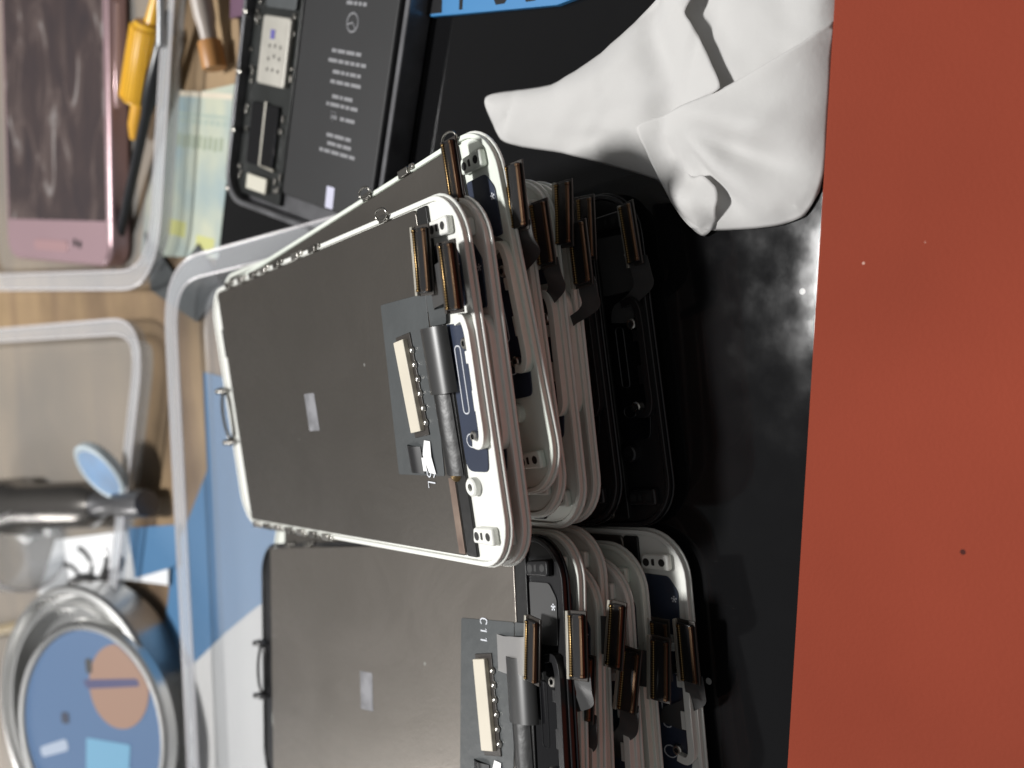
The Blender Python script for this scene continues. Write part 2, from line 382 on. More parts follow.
def speaker_bracket(parent, mt, dark=False):
    """raised rim round the earpiece, ends curling in to two screws"""
    pth = bez([(10.6, 5.6, .35), (11.0, 3.0, .45), (9.0, 1.9, .5), (6.0, 1.7, .5), (1.0, 1.7, .5), (-5, 1.7, .5), (-9.3, 1.8, .5), (-11.0, 3.0, .45), (-10.7, 5.2, .35)], 5)
    a = MB(); a.ribbon(pth, [(lambda q: (-(q.y), q.x, 0))((Vector(pth[min(k + 1, len(pth) - 1)]) - Vector(pth[max(k - 1, 0)])).normalized()) for k in range(len(pth))], 1.5, 1.7)
    a.box((4.2, 3.0, .2), (2.2, 2.2, 1.1)); a.box((-3.4, 3.2, .1), (3.6, 1.6, .9))
    br = a.build('speaker_bracket', mt, parent, bevel=0.25)
    for (sx, sy) in ((6.6, 4.2), (-9.6, 5.6)):
        s_ = MB(); s_.lathe([(1.05, -.6), (1.05, .55), (.85, .75), (.5, .75)], 16, (sx, sy, 0)); s_.lathe([(.5, .75), (.42, .45), (0, .42)], 16, (sx, sy, 0), 1)
        s_.build('screw', [M['steel'] if not dark else M['steel'], M['hole']], br)
    return br

def corner_boss(parent, mt, x):
    s = 1 if x > 0 else -1
    a = MB()
    a.prism(rpoly([(x - 1.6, 3.4), (x + 1.6, 3.4), (x + 1.4, 9.6), (x - 1.4, 10.2)], .7, 4), -.4, 1.0)
    b = a.build('mounting_boss', mt, parent, bevel=0.3)
    h = MB()
    h.lathe([(.75, 1.02), (0.0, 1.03)], 14, (x, 5.0, 0)); h.prism(rpoly([(x - .7, 6.7), (x + .7, 6.7), (x + .6, 7.4), (x - .6, 7.4)], .2, 3), 1.0, 1.03)
    h.lathe([(.8, 1.02), (0.0, 1.03)], 14, (x - .1, 8.7, 0))
    h.build('hole', M['hole'], b)
    return b

def make_screen(label, group, pose, frame='white', lcd='lcd', detail=2, conns=(), film=False, far=False, clips=(), name='phone_screen',
                sensor=True, navy_x=(-16, 10), tag_at=None, text=None, LN=138.0):
    t = thing(name, label, 'phone screen', pose[:3], pose[3:], group)
    dark = frame == 'black'
    fm = M[frame]
    # front glass with its pale edge
    g_ = MB(); g_.prism(rrect(-33.5, 0, 33.5, LN, 9.5, 9), -1.65, -1.05)
    g_.build('front_glass', M['blackglass'] if dark else M['edgeglass'], t, bevel=0.2)
    # frame: tray of plastic with a lip
    f = MB(); o = rrect(-33.1, .4, 33.1, LN - .4, 9.2, 9); i = rrect(-32.2, 1.3, 32.2, LN - 1.3, 8.4, 9)
    f.ring(o, i, -1.02, 0.0); f.prism(rrect(-32.19, 1.31, 32.19, LN - 1.31, 8.39, 9), -1.02, -0.45)
    f.build('frame', fm, t, bevel=0.16)
    # metal back plate of the panel
    b = MB(); b.prism(rrect(-31.6, 14.6, 31.9, LN - 7.5, 1.2, 4), -.9, 0.25)
    b.build('back_plate', M[lcd], t, bevel=0.2)
    # black tape strip at the connector end
    tp = MB(); tp.prism(rrect(-31.6, 11.0, 31.9, 14.5, .4, 2), -.8, 0.12)
    tp.build('tape_strip', M['tape'], t, bevel=0.15)
    if detail >= 1:
        nv = MB(); a0, a1 = navy_x
        nv.prism(rpoly([(a0, 10.7), (a0, 3.6), (a0 + 4, 2.9), (a1, 2.9), (a1 + .5, 10.7)], [2.5, 1.2, 1, 1.2, .6], 4), -.44, -.18)
        ear = nv.build('earpiece_board', M['navy'] if not dark else M['blackglass'], t, bevel=0.08)
        ln = MB()
        loop = rpoly([(-5.6, 6.8), (6.4, 6.8), (6.4, 8.7), (-5.6, 8.7)], .9, 5)
        ln.tube([(q[0], q[1], -.16) for q in loop], .14, 5, True)
        ln.tube([(-10.4 + 1.2 * cos(a / 14 * 2 * pi), 7.6 + 1.5 * sin(a / 14 * 2 * pi), -.16) for a in range(14)], .12, 5, True)
        ln.build('printed_outline', M['ink'] if not dark else M['black'], ear)
        speaker_bracket(t, fm, dark)
        for x in (-27.2, 27.2): corner_boss(t, fm, x)
        s_ = MB(); s_.lathe([(1.7, -.5), (1.7, .7), (1.4, .95), (.7, .95), (.6, .3), (0, .3)], 18, (-18.6, 8.6, 0))
        ps = s_.build('screw_post', fm, t)
        s2 = MB(); s2.lathe([(.62, .5), (0, .55)], 12, (-18.6, 8.6, 0)); s2.build('socket', M['hole'], ps)
        if sensor:
            sn = MB(); sn.prism(rpoly([(13.0, 10.6), (13.0, 2.9), (21.5, 2.6), (24.4, 4.6), (24.6, 10.6)], [.5, .5, .8, .8, .5], 4), -.44, -.15)
            sb = sn.build('sensor_board', M['navy'] if not dark else M['flex'], t, bevel=0.08)
            mk = MB()
            mk.lathe([(.28, 0), (0, .02)], 8, (20.0, 3.6, -.13))
            for k in range(5):
                mk.lathe([(.2, 0), (0, .02)], 6, (20.0 + .5 * cos(k * 1.257), 3.6 + .5 * sin(k * 1.257), -.13))
            mk.build('printed_mark', M['ink'], sb)
    if film:
        fl = MB(); fl.prism(rpoly([(-16.9, 18.0), (16.8, 15.2), (16.8, 33.5), (-16.9, 36.4)], .5, 2), .27, .40)
        fl.prism(rpoly([(10.6, 15.1), (10.6, 9.5), (14.5, 8.6), (16.8, 11.0), (16.8, 15.1)], .5, 2), .27, .42)
        flm = fl.build('shield_film', M['film'], t, bevel=0.06)
        ch = MB(); R = Matrix.Rotation(radians(5.5), 3, 'Z')
        # beige chip socket
        ch.box((0.4, 25.3, 1.0), (17.6, 4.0, 1.3), 0, M4=R); ch.box((0.4, 24.9, .5), (19.6, 5.8, .35), 1, M4=R)
        c_ = ch.build('chip_connector', [M['beige'], M['stiffdark']], flm, bevel=0.15)
        so = MB()
        for k in range(6):
            xx = -7.0 + k * 2.75
            so.lathe([(.75, 0), (.6, .35), (.3, .55), (0, .6)], 10, (xx + .3, 22.2 + (xx) * .09 + random.uniform(-.15, .15), .6))
        so.build('solder_blob', M['steel'], flm)
        rl = MB()
        pth = []
        for k in range(13):
            a = pi * k / 12
            pth.append((4.4, 13.2 + 4.1 * cos(a) * .95, .3 + 2.3 * sin(a)))
        rl.ribbon(pth, (1, .03, 0), 12.0, .25)
        rl.build('flex_roll', M['roll'], t)
        tb2 = MB(); tb2.ribbon(bez([(-8.8, 16.6, .42), (-8.9, 15.6, 1.3), (-9, 14.2, 1.5), (-9.1, 12.6, .9), (-9.2, 11.6, .25)], 4), (1, .04, 0), 15.0, .2)
        tb2.build('black_tape', M['tape'], t)
        bl = MB(); bl.ribbon(bez([(-13.5, 30.5, .5), (-13.6, 29, 1.2), (-13.7, 27.4, 1.3), (-13.9, 25.3, .5)], 5), (1, .05, 0), 5.2, .2)
        bl.build('black_tab', M['black'], t)
        pw = MB(); pw.ribbon([(-10.2, 22.4, .55), (-13.0, 22.9, .75), (-16.4, 22.0, .6)], (0.1, 1, 0), [2.2, 3.2, 2.6], .12)
        pw.ribbon([(-13.4, 24.9, .6), (-16.0, 24.7, .62)], (0, 1, 0), 1.5, .12)
        pw.build('torn_paper', M['paperwhite'], t)
        cp = MB(); cp.prism([(-17.2, 16.9), (-17.2, 14.7), (-31.2, 14.7), (-31.2, 16.9)], .26, .34)
        cp.build('copper_strip', M['copper'], t)
        gn = MB(); gn.lathe([(1.3, 0), (1.1, .7), (.5, 1.1), (0, 1.15)], 12, (-16.6, 14.0, .1)); gn.build('brass_stud', mat('aged_brass', (.22, .15, .07), .4, metal=.8), t)
    if tag_at:
        q = MB(); q.prism(rpoly([(tag_at[0] - 4.4, tag_at[1] - 3.0), (tag_at[0] + 4.4, tag_at[1] - 3.0), (tag_at[0] + 4.4, tag_at[1] + 3.0), (tag_at[0] - 4.4, tag_at[1] + 3.0)], .2, 2), .26, .29)
        q.build('printed_patch', M['tagink'], t)
    if text:
        w = MB(); write(w, *text, z=.43); w.build('written_mark', M['ink'], t)
    if far:
        # home button bracket standing up at the far end
        hb = MB()
        loop = [(-2.2 + 6.6 * cos(a / 24 * 2 * pi), 135.2 + .4 * sin(a / 24 * 2 * pi) , 0.9 + 1.2 * sin(a / 24 * 2 * pi)) for a in range(24)]
        hb.tube(loop, .4, 6, True)
        hbo = hb.build('home_button_bracket', M['dsteel'] if not dark else M['black'], t)
        for x in (5.0, -9.6):
            pg = MB(); pg.tube(bez([(x, 133.5, .2), (x, 135.2, 1.0), (x, 137.0, 1.5), (x + .2, 138.6, 2.0)], 5), .5, 8)
            pg.box((x, 137.0, 1.0), (2.0, 2.4, .5)); pg.lathe([(.8, 0), (.8, .5), (.5, .8), (0, .8)], 12, (x, 138.4, 1.6))
            pg.build('peg', M['dsteel'] if not dark else M['black'], hbo)
        sl = MB(); sl.prism(rrect(14, 132.4, 22, 133.4, .4, 2), -.44, -.38); sl.build('slot', M['hole'], t)
    for (sx, yy, kind) in clips:
        c = MB(); x = sx * 32.6
        if kind == 'loop':
            lp = [(x + sx * (.8 + 1.1 * sin(k / 16 * 2 * pi)), yy + 2.3 * cos(k / 16 * 2 * pi), .7 + .25 * sin(k / 16 * 2 * pi)) for k in range(16)]
            c.tube(lp, .26, 6, True); c.box((x, yy, .45), (1.4, 3.4, .35))
            c.build('side_clip', M['dsteel'], t, bevel=.08)
        else:
            c.box((x + sx * .1, yy, .35), (1.5, 3.8, .7)); c.box((x + sx * .4, yy - 3.1, .25), (1.1, 1.4, .6))
            c.build('side_clip', M['steel' if kind == 's' else 'dsteel'], t, bevel=.12)
    for c in conns: connector(t, *c[0], **c[1])
    return t

# ---- upper stack (bottom one first)
C = lambda x, y, z, a, **k: ((x, y, z, a), k)
make_screen('black screen lying lowest in the upper stack, nearest the red mat', SCREEN_GROUP_U, (2.7, 113.4, 3.6, 1.6, 0, 0), 'black',
            conns=[C(23.3, -.4, 3, 2, tilt=-18, cable='x', ccol='flex')])
make_screen('black screen second from the bottom of the upper stack, just under the white ones', SCREEN_GROUP_U, (3.9, 120.6, 10.5, .9, -2.4, -.7), 'black',
            conns=[C(24.0, -1.9, 2, -6, cable='y', light=False)])
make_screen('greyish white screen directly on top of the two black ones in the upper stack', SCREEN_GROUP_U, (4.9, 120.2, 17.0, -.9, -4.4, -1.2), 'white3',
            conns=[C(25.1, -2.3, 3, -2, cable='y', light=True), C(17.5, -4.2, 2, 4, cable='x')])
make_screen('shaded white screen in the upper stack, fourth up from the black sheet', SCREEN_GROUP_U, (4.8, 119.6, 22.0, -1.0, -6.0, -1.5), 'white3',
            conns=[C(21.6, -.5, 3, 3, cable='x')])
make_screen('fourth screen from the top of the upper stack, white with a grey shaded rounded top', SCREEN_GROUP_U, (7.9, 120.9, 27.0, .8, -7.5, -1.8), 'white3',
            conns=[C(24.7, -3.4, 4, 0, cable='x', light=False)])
make_screen('askew white screen whose corner with a navy board sticks out of the upper stack', SCREEN_GROUP_U, (13.8, 117.8, 33.5, 4.6, -9.9, -2.3), 'white2',
            conns=[C(25.4, 7.0, 4.6, -5, tilt=-14, cable='x', ccol='flexgrey', light=False)], clips=((1, 12, 'loop'), (1, 46, 'loop'), (1, 30, 'd')))
make_screen('white screen second from the top, mostly hidden right beneath the topmost one', SCREEN_GROUP_U, (.6, 119.3, 39.0, -1.0, -11.3, -2.7), 'white', conns=[], sensor=True)
u_clips = [(1, 27, 'loop'), (1, 62, 'd'), (1, 72, 's'), (1, 84, 'd'), (1, 93, 's'), (1, 101, 'd'), (1, 110, 's'), (1, 120, 'd'),
           (-1, 127, 's'), (-1, 119, 'd'), (-1, 111, 's'), (-1, 103, 'd'), (-1, 95, 's'), (-1, 87, 'd'), (-1, 79, 's')]
make_screen('topmost white framed screen of the upper stack, dark back plate and beige chip showing', SCREEN_GROUP_U, (1.2, 120.6, 42.5, -.2, -12.2, -2.9), 'white',
            film=True, far=True, clips=u_clips, tag_at=(-3.1, 76.2), text=('SL', (-15.6, 24.4), (-1, .06), (-.06, -1), 2.7),
            conns=[C(22.0, 9.2, 3.2, -4, cable='y', light=True), C(17.9, 1.0, 3, -2, cable='y', light=False)])

# ---- lower stack
make_screen('white screen lying lowest in the lower stack, its pale corner out on the black sheet', SCREEN_GROUP_L, (-64.7, 111.7, 3.6, -1.1, 0, 0), 'white',
            conns=[C(11.0, -.4, 2.5, -2, cable='x'), C(10.7, 6.0, 2.5, -4, cable='y')])
make_screen('white screen second from the bottom of the lower stack', SCREEN_GROUP_L, (-66.8, 118.8, 8.4, -.5, -2.2, 1.2), 'white2', conns=[C(10.7, -4.4, 2.5, -4, cable='y')], LN=133)
make_screen('cream white screen third from the bottom of the lower stack', SCREEN_GROUP_L, (-69.0, 119.6, 13.2, -.5, -3.8, 3), 'white', conns=[C(11.4, -1.0, 2.5, -8, cable='x')], LN=133)
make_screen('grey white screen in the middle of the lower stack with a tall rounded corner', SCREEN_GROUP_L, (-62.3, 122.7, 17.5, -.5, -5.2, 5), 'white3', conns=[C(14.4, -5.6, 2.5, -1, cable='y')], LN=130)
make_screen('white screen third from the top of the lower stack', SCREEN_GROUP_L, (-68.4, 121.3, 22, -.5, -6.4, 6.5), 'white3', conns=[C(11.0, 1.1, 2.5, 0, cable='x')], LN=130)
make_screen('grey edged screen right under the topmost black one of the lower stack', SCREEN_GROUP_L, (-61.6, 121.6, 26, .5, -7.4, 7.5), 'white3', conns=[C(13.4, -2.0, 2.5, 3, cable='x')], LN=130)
make_screen('topmost screen of the lower stack, black framed with a wide grey back plate', SCREEN_GROUP_L, (-61.4, 121.6, 29, 4.3, -8.2, 8), 'black', lcd='lcd2',
            film=True, far=True, clips=((1, 118, 'd'), (1, 106, 'd')), tag_at=(-2.2, 75.3), text=('C11', (17.2, 26.4), (-1, .05), (-.05, -1), 2.2),
            conns=[C(12.4, 6.2, 3, -9, cable='y', ccol='silverflex', light=True)])

# ================================================================== CLOTH AND PAPER
def edge_dist(p, poly):
    best = 1e9; N = len(poly)
    for i in range(N):
        a, b = Vector(poly[i]), Vector(poly[(i + 1) % N]); d = b - a
        t = max(0, min(1, (p - a).dot(d) / max(d.length_squared, 1e-9)))
        best = min(best, (p - a - d * t).length)
    return best
def inside(p, poly):
    c = False; N = len(poly)
    for i in range(N):
        (x1, y1), (x2, y2) = poly[i], poly[(i + 1) % N]
        if (y1 > p.y) != (y2 > p.y) and p.x < (x2 - x1) * (p.y - y1) / (y2 - y1) + x1: c = not c
    return c
def smooth_poly(P, n=6):
    P2 = [Vector((p[0], p[1], 0)) for p in P]; out = []; N = len(P2)
    for i in range(N):
        a, b, c, d = P2[i - 1], P2[i], P2[(i + 1) % N], P2[(i + 2) % N]
        for k in range(n):
            t = k / n
            q = 0.5 * ((2 * b) + (c - a) * t + (2 * a - 5 * b + 4 * c - d) * t * t + (3 * b - a - 3 * c + d) * t ** 3)
            out.append((q.x * .6 + (b.lerp(c, t)).x * .4, q.y * .6 + (b.lerp(c, t)).y * .4))
    return out
def sheet(mb, P, zf, step=1.6, n=6, seed=0):
    """a soft sheet filling outline P, lifted to the height given by zf(point, distance to edge)"""
    rnd = random.Random(seed)
    B = smooth_poly(P, n); nb = len(B)
    pts = [Vector(b) for b in B]
    for off in (.55, 1.3, 2.2):
        for i in range(nb):
            d = (Vector(B[(i + 1) % nb]) - Vector(B[i - 1]))
            if d.length < 1e-6: continue
            d.normalize()
            for sg in (1, -1):
                q = Vector(B[i]) + Vector((-d.y, d.x)) * off * sg
                if inside(q, B) and edge_dist(q, B) > off * .9: pts.append(q)
    xs = [b[0] for b in B]; ys = [b[1] for b in B]
    y = min(ys)
    row = 0
    while y < max(ys):
        x = min(xs) + (row % 2) * step / 2
        while x < max(xs):
            q = Vector((x + rnd.uniform(-.15, .15) * step, y + rnd.uniform(-.15, .15) * step))
            if inside(q, B) and edge_dist(q, B) > 2.2 + step * .5: pts.append(q)
            x += step
        y += step * .87; row += 1
    vs, es, fs, *_ = delaunay_2d_cdt(pts, [(i, (i + 1) % nb) for i in range(nb)], [list(range(nb))], 1, 1e-4)
    out = [(v.x, v.y, zf(v, edge_dist(v, B))) for v in vs]
    mb.add(out, [tuple(f) for f in fs], 0, True)
def seg(p, a, b):
    a, b = Vector(a), Vector(b); d = b - a; t = max(0, min(1, (p - a).dot(d) / d.length_squared)); return (p - a - d * t).length, t
def ridge(p, a, b, w, h, sharp=1.0):
    d, t = seg(p, a, b); return h * math.exp(-(d / w) ** (2 if sharp == 1.0 else sharp)) * (0.35 + .65 * sin(pi * min(max(t, .05), .95)))
def nz(p, s, z=0.0): return noise.noise(Vector((p.x / s, p.y / s, z)))

Mt = mat('soft_white_tissue', (0.70, 0.69, 0.675), 0.9, spec=0.1, bump=0.07, bump_scale=60, noise_amt=0.03, noise_scale=2)
_nt = Mt.node_tree; _tr = _nt.nodes.new('ShaderNodeBsdfTranslucent'); _tr.inputs[0].default_value = (.8, .79, .77, 1)
_mx = _nt.nodes.new('ShaderNodeMixShader'); _mx.inputs[0].default_value = .22
_nt.links.new(_nt.nodes['Principled BSDF'].outputs[0], _mx.inputs[1]); _nt.links.new(_tr.outputs[0], _mx.inputs[2])
_nt.links.new(_mx.outputs[0], _nt.nodes['Material Output'].inputs['Surface'])
tis = MB()
def matgap(p): return p.y - (71.5 + (58 - p.x) * .1805)
_cr = random.Random(11)
CREASES = []
for k in range(90):
    x, y, a = _cr.uniform(22, 90), _cr.uniform(70, 152), _cr.uniform(0, pi)
    if _cr.random() < .6: a = radians(_cr.gauss(-65, 18))
    l = _cr.uniform(6, 20); CREASES.append(((x - l * cos(a), y - l * sin(a)), (x + l * cos(a), y + l * sin(a)), _cr.uniform(.6, 1.6), _cr.uniform(-.40, .46)))
def creases(p):
    z = 0
    for a, b, w, h in CREASES:
        d, t = seg(p, a, b)
        if d < w * 3: z += h * max(0, 1 - d / (w * 2.2)) * sin(pi * min(max(t, .02), .98))
    return z
def pdist(p, line): return min(seg(p, line[i], line[i + 1])[0] for i in range(len(line) - 1))
def bl(x): return max(0.0, min(1.0, x))
T1 = [(63.7, 153.7), (63.7, 148.4), (62.3, 141.1), (61.2, 134.0), (62.1, 127.1), (63.8, 120.8), (67.0, 112.4), (71.0, 104.9), (80, 104), (80, 97), (66.8, 94.2), (62.7, 96.6), (60.4, 95.6), (56.9, 94.2), (52.9, 92.6), (47.4, 91.0), (46.7, 98.2), (46.2, 104.4), (42.5, 105.5), (34.8, 101.6), (33.9, 97.9), (31.1, 95.2), (28.6, 95.1), (25.4, 97.6), (23.5, 101.5), (26.8, 104.9), (32.1, 107.8), (36.1, 110.7), (41.1, 121.0), (46.7, 133.6), (50.6, 144.5), (53.8, 150.7), (59.1, 153.1)]
SIL1 = [(80, 104), (71, 104.9), (67, 112.4), (63.8, 120.8), (62.1, 127.1), (61.2, 134), (62.3, 141.1), (63.7, 148.4), (63.7, 153.7), (59.1, 153.1), (53.8, 150.7), (50.6, 144.5), (46.7, 133.6), (41.1, 121), (36.1, 110.7), (32.1, 107.8), (26.8, 104.9), (23.5, 101.5), (25.4, 97.6)]
FLAP = [(70, 98), (62.7, 97), (60.4, 96), (56.9, 95), (52.9, 93.6), (47.4, 91.0)]
VAL = [(46.2, 105), (42.5, 105.9), (34.8, 102)]
def z1(p, d):
    ds = pdist(p, SIL1); df = pdist(p, FLAP); dv = pdist(p, VAL)
    z = .45 + 2.1 * (1 - math.exp(-ds / 2.0)) + 3.2 * bl((140 - p.y) / 42) * (1 - math.exp(-ds / 6))
    z += 1.7 * math.exp(-(df / 5.5) ** 1.5) - 1.9 * math.exp(-(df - 9) ** 2 / 12) * bl(p.x / 12 - 3.6)
    z -= 2.6 * math.exp(-(dv / 3.5) ** 2)
    dc, t = seg(p, (31.5, 104.5), (28, 97)); z += 2.2 * math.exp(-(dc / 4.0) ** 2)
    z += ridge(p, (62, 150), (54, 104), 4.5, 1.1) - ridge(p, (61, 143.5), (53, 151), .8, .5) - ridge(p, (52, 140), (44, 112), 2.2, .6)
    return max(.4, z + .5 * nz(p, 12, 3) + creases(p))
sheet(tis, T1, z1, step=1.05, n=6)
T2 = [(80, 106), (92, 88), (86, 66), (58, 68.8), (50.7, 70.2), (43.3, 82.9), (44.7, 94.2), (58.8, 99.3)]
def z2(p, d):
    z = 2.6 + 1.9 * bl((p.y - 80) / 9) + .5 * nz(p, 18, 1) + ridge(p, (84, 96), (60, 72), 4, 1.5) - ridge(p, (78, 102), (52, 88), 3, 1.2)
    return (z + creases(p)) * (1 - math.exp(-max(matgap(p), .0) / 1.6))
sheet(tis, T2, z2, step=1.3, seed=1)
T3 = [(45.6, 110.5), (46.4, 106.4), (46.7, 98.2), (47.4, 91.0), (48.9, 83.7), (51.1, 77.0), (54.2, 72.2), (48.1, 73.4), (40.2, 74.8), (32.2, 76.3), (27, 78.2), (23.6, 81.2), (22.8, 85.7), (23.2, 91.6), (24.2, 98.8), (25.5, 103.0), (30.7, 106.1), (38.7, 109.0)]
SIL3 = [(56, 71.9), (48.1, 73.4), (40.2, 74.8), (32.2, 76.3), (27, 78.2), (23.6, 81.2), (22.8, 85.7), (23.2, 91.6), (24.2, 98.8)]
TOP3 = [(46.4, 106.4), (46.7, 98.2), (47.4, 91), (48.9, 83.7), (51.1, 77), (54.2, 72.2)]
def z3(p, d):
    ds = pdist(p, SIL3); dt = pdist(p, TOP3); dv = pdist(p, VAL)
    e = 1 - math.exp(-ds / 2.4); e2 = 1 - math.exp(-ds / 6)
    z = .4 + 2.4 * e + 2.6 * e2 * bl((p.x - 22) / 18) + 1.3 * math.exp(-(dt / 5) ** 2) * e
    z -= 2.4 * math.exp(-(dv / 4.0) ** 2) + 1.0 * math.exp(-dv / 3) * bl((104 - p.x) / 100)
    for (ax, ay), w, h in (((23, 84), 3.0, 2.6), ((24, 97), 2.0, 1.9), ((36, 75.5), 3.4, 1.9)): z += ridge(p, (46, 105), (ax, ay), w, h) * e2
    for (ax, ay), w, h in (((22.5, 90), 1.9, 2.0), ((29, 77.5), 2.4, 2.0)): z -= ridge(p, (46, 105), (ax, ay), w, h) * e2
    return max(.4, z + .4 * nz(p, 10, 5) * e + creases(p) * .9 * e)
sheet(tis, T3, z3, step=1.05, n=6, seed=2)
# stands a little clear of the mat edge
tis.v = [(x, max(y, 71.62 + (58 - x) * .1805), max(z, .35)) for x, y, z in tis.v]
tag(tis.build('tissue', Mt, solid=.12), 'crumpled white tissue lying against the red mat on the black sheet', 'tissue')

# second tissue, under the clear tray
tis2 = MB()
LT = [(-92, 336), (-84, 322), (-80.8, 314), (-68.9, 292), (-56.6, 265), (-64, 256), (-90, 252), (-120, 262), (-140, 290), (-140, 320), (-126, 330), (-113, 333), (-104, 338)]
def zl(p, d):
    out = max(0, min(1, (p.y - 306) / 20)) 
    return .35 + .22 * (1 - math.exp(-d / 3)) + out * (2.5 * (1 - math.exp(-d / 3)) + 1.2 * nz(p, 7, 3)) + .06 * nz(p, 9, 1)
sheet(tis2, LT, zl, step=2.0, seed=5)
tis2.v = [(x, y, max(z, .36)) for x, y, z in tis2.v]
tag(tis2.build('tissue', Mt, solid=.1), 'white tissue lying flat on the blue paper under the front clear tray', 'tissue')

# blue paper under the tray
bp = MB(); bp.prism([(14, 290), (3, 240), (-160, 248), (-180, 378), (-125.3, 357.7), (-47.5, 324), (-17.2, 294)], 0.03, .22)
Mblue = mat('blue_paper', (0.065, 0.18, 0.34), 0.55, noise_amt=.15, noise_scale=1.2)
tag(bp.build('blue_paper', Mblue), 'plain blue paper lying under the white tissue and the front clear tray', 'paper')

# blue printed card at the top of the picture
bt = MB(); bt.prism([(86.5, 168), (76.3, 130), (75.4, 114), (150, 96), (164, 148)], 0.05, 1.6)
bc = bt.build('blue_card', mat('bright_blue_card', (0.035, 0.19, 0.42), 0.45), bevel=.2)
tag(bc, 'bright blue card with black lettering at the edge of the black sheet', 'card')
lt = MB()
D = Vector((-10.2, -38, 0)).normalized(); Nn = Vector((D.y, -D.x, 0)); Nn = -Nn if Nn.x < 0 else Nn
def bcp(u, v): q = Vector((86.5, 168, 0)) + D * u + Nn * v; return (q.x, q.y, 1.63)
lt.prism([bcp(-1, .6)[:2], bcp(4.2, .6)[:2], bcp(3.4, 16)[:2], bcp(-1, 16)[:2]], 1.61, 1.66)
lt.build('black_block', M['black'], bc)
lt = MB(); lt.ribbon([bcp(10.5, .9), bcp(10, 13)], D, 1.1, .05); lt.build('letter', M['black'], bc)
for u in (20.0, 29.0, 38.0):
    lt = MB(); lt.ribbon([bcp(u, 9), bcp(u + .2, 4), bcp(u + 1.6, 1.8), bcp(u + 4.2, 1.9), bcp(u + 5.8, 4), bcp(u + 6, 9)], [Nn if 0 < k < 5 else D for k in range(6)], 1.2, .05)
    lt.build('letter', M['black'], bc)

# ================================================================== CLEAR TRAYS
def tray(name, label, P, radius, zt, prof, mt, zfac=None, group='clear plastic trays'):
    """shallow clear tray: rolled lip, flange, wall and floor lofted inwards from its rim outline"""
    O = [Vector(p) for p in rpoly(P, radius, 10)]; n = len(O)
    area2 = sum(O[i].x * O[(i + 1) % n].y - O[(i + 1) % n].x * O[i].y for i in range(n))
    N = []
    for i in range(n):
        d = (O[(i + 1) % n] - O[i - 1]).normalized(); nn = Vector((-d.y, d.x)); N.append(nn if area2 > 0 else -nn)
    def z_(p, z): return .35 + (z - .35) * (zfac(p) if zfac else 1)
    rim = MB(); wall = MB()
    def loft(mb, pr, fill):
        vs = []
        for ins, z in pr:
            for i in range(n):
                q = O[i] + N[i] * ins; vs.append((q.x, q.y, z_(O[i], z)))
        fs = []
        for k in range(len(pr) - 1):
            for i in range(n):
                j = (i + 1) % n; fs.append((k * n + i, k * n + j, (k + 1) * n + j, (k + 1) * n + i))
        if fill: fs.append(tuple((len(pr) - 1) * n + i for i in range(n)))
        mb.add(vs, fs, 0, True)
    nr = 7
    loft(rim, prof[:nr], False); loft(wall, prof[nr - 1:], True)
    w = wall.build(name, mt); tag(w, label, 'tray', group)
    r = rim.build('rim', Mrim, w, solid=.4)
    for ins, zz, rr in ((.3, prof[3][1] - .3, .42), (prof[5][0] + .4, prof[5][1] - .1, .34)):
        e = MB(); e.tube([(O[i].x + N[i].x * ins, O[i].y + N[i].y * ins, z_(O[i], zz)) for i in range(n)], rr, 6, True)
        e.build('rim_edge', Medge, w)
    return w
Mclear = plastic_clear('clear_tray_plastic', 0.80, (0.50, 0.51, 0.53), .22)
Mclear2 = plastic_clear('hazy_tray_plastic', 0.68, (0.38, 0.365, 0.34), .3)
Mrim = plastic_clear('frosted_rim_plastic', 0.85, (0.66, 0.67, 0.69), .14)
Medge = plastic_clear('milky_edge_plastic', 0.52, (0.82, 0.79, 0.80), .12)
def prof(zt, fl):
    return [(.5, zt - 3.2), (.1, zt - 1.0), (.35, zt - .2), (1.0, zt), (fl * .5, zt - .25), (fl, zt - .1), (fl + .7, zt - .6), (fl + 1.6, zt * .55), (fl + 2.6, 1.6), (fl + 4.5, .75)]
def zf1(p): 
    t = max(0, min(1, (p.y - 148) / 34)); t = t * t * (3 - 2 * t); return .10 + .90 * t
tray('clear_tray', 'clear plastic tray carrying both stacks of phone screens on its floor', [(48.5, 291), (46.5, 150), (-190, 150), (-190, 318)], [22, 10, 10, 20], 10, prof(10, 6.5), Mclear, zf1)
tray('clear_tray', 'clear plastic tray holding the rose pink phone and the yellow tool', [(240, 226), (41, 296), (64, 460), (240, 430)], [10, 24, 20, 20], 10, prof(10, 6.0), Mclear2)
tray('clear_tray', 'clear plastic tray in front of the round tin and the dark torch', [(34, 304), (55, 560), (-260, 620), (-170, 404)], [26, 20, 20, 20], 10, prof(10, 5.0), Mclear2)

# ================================================================== OPEN PHONE WITH BATTERY
ang = radians(-22.8)
op = thing('opened_phone', 'opened phone with black battery and bare circuit board lying behind the tray', 'phone', (34.5, 191.2, 0.0), (-22.8, 0, 0))
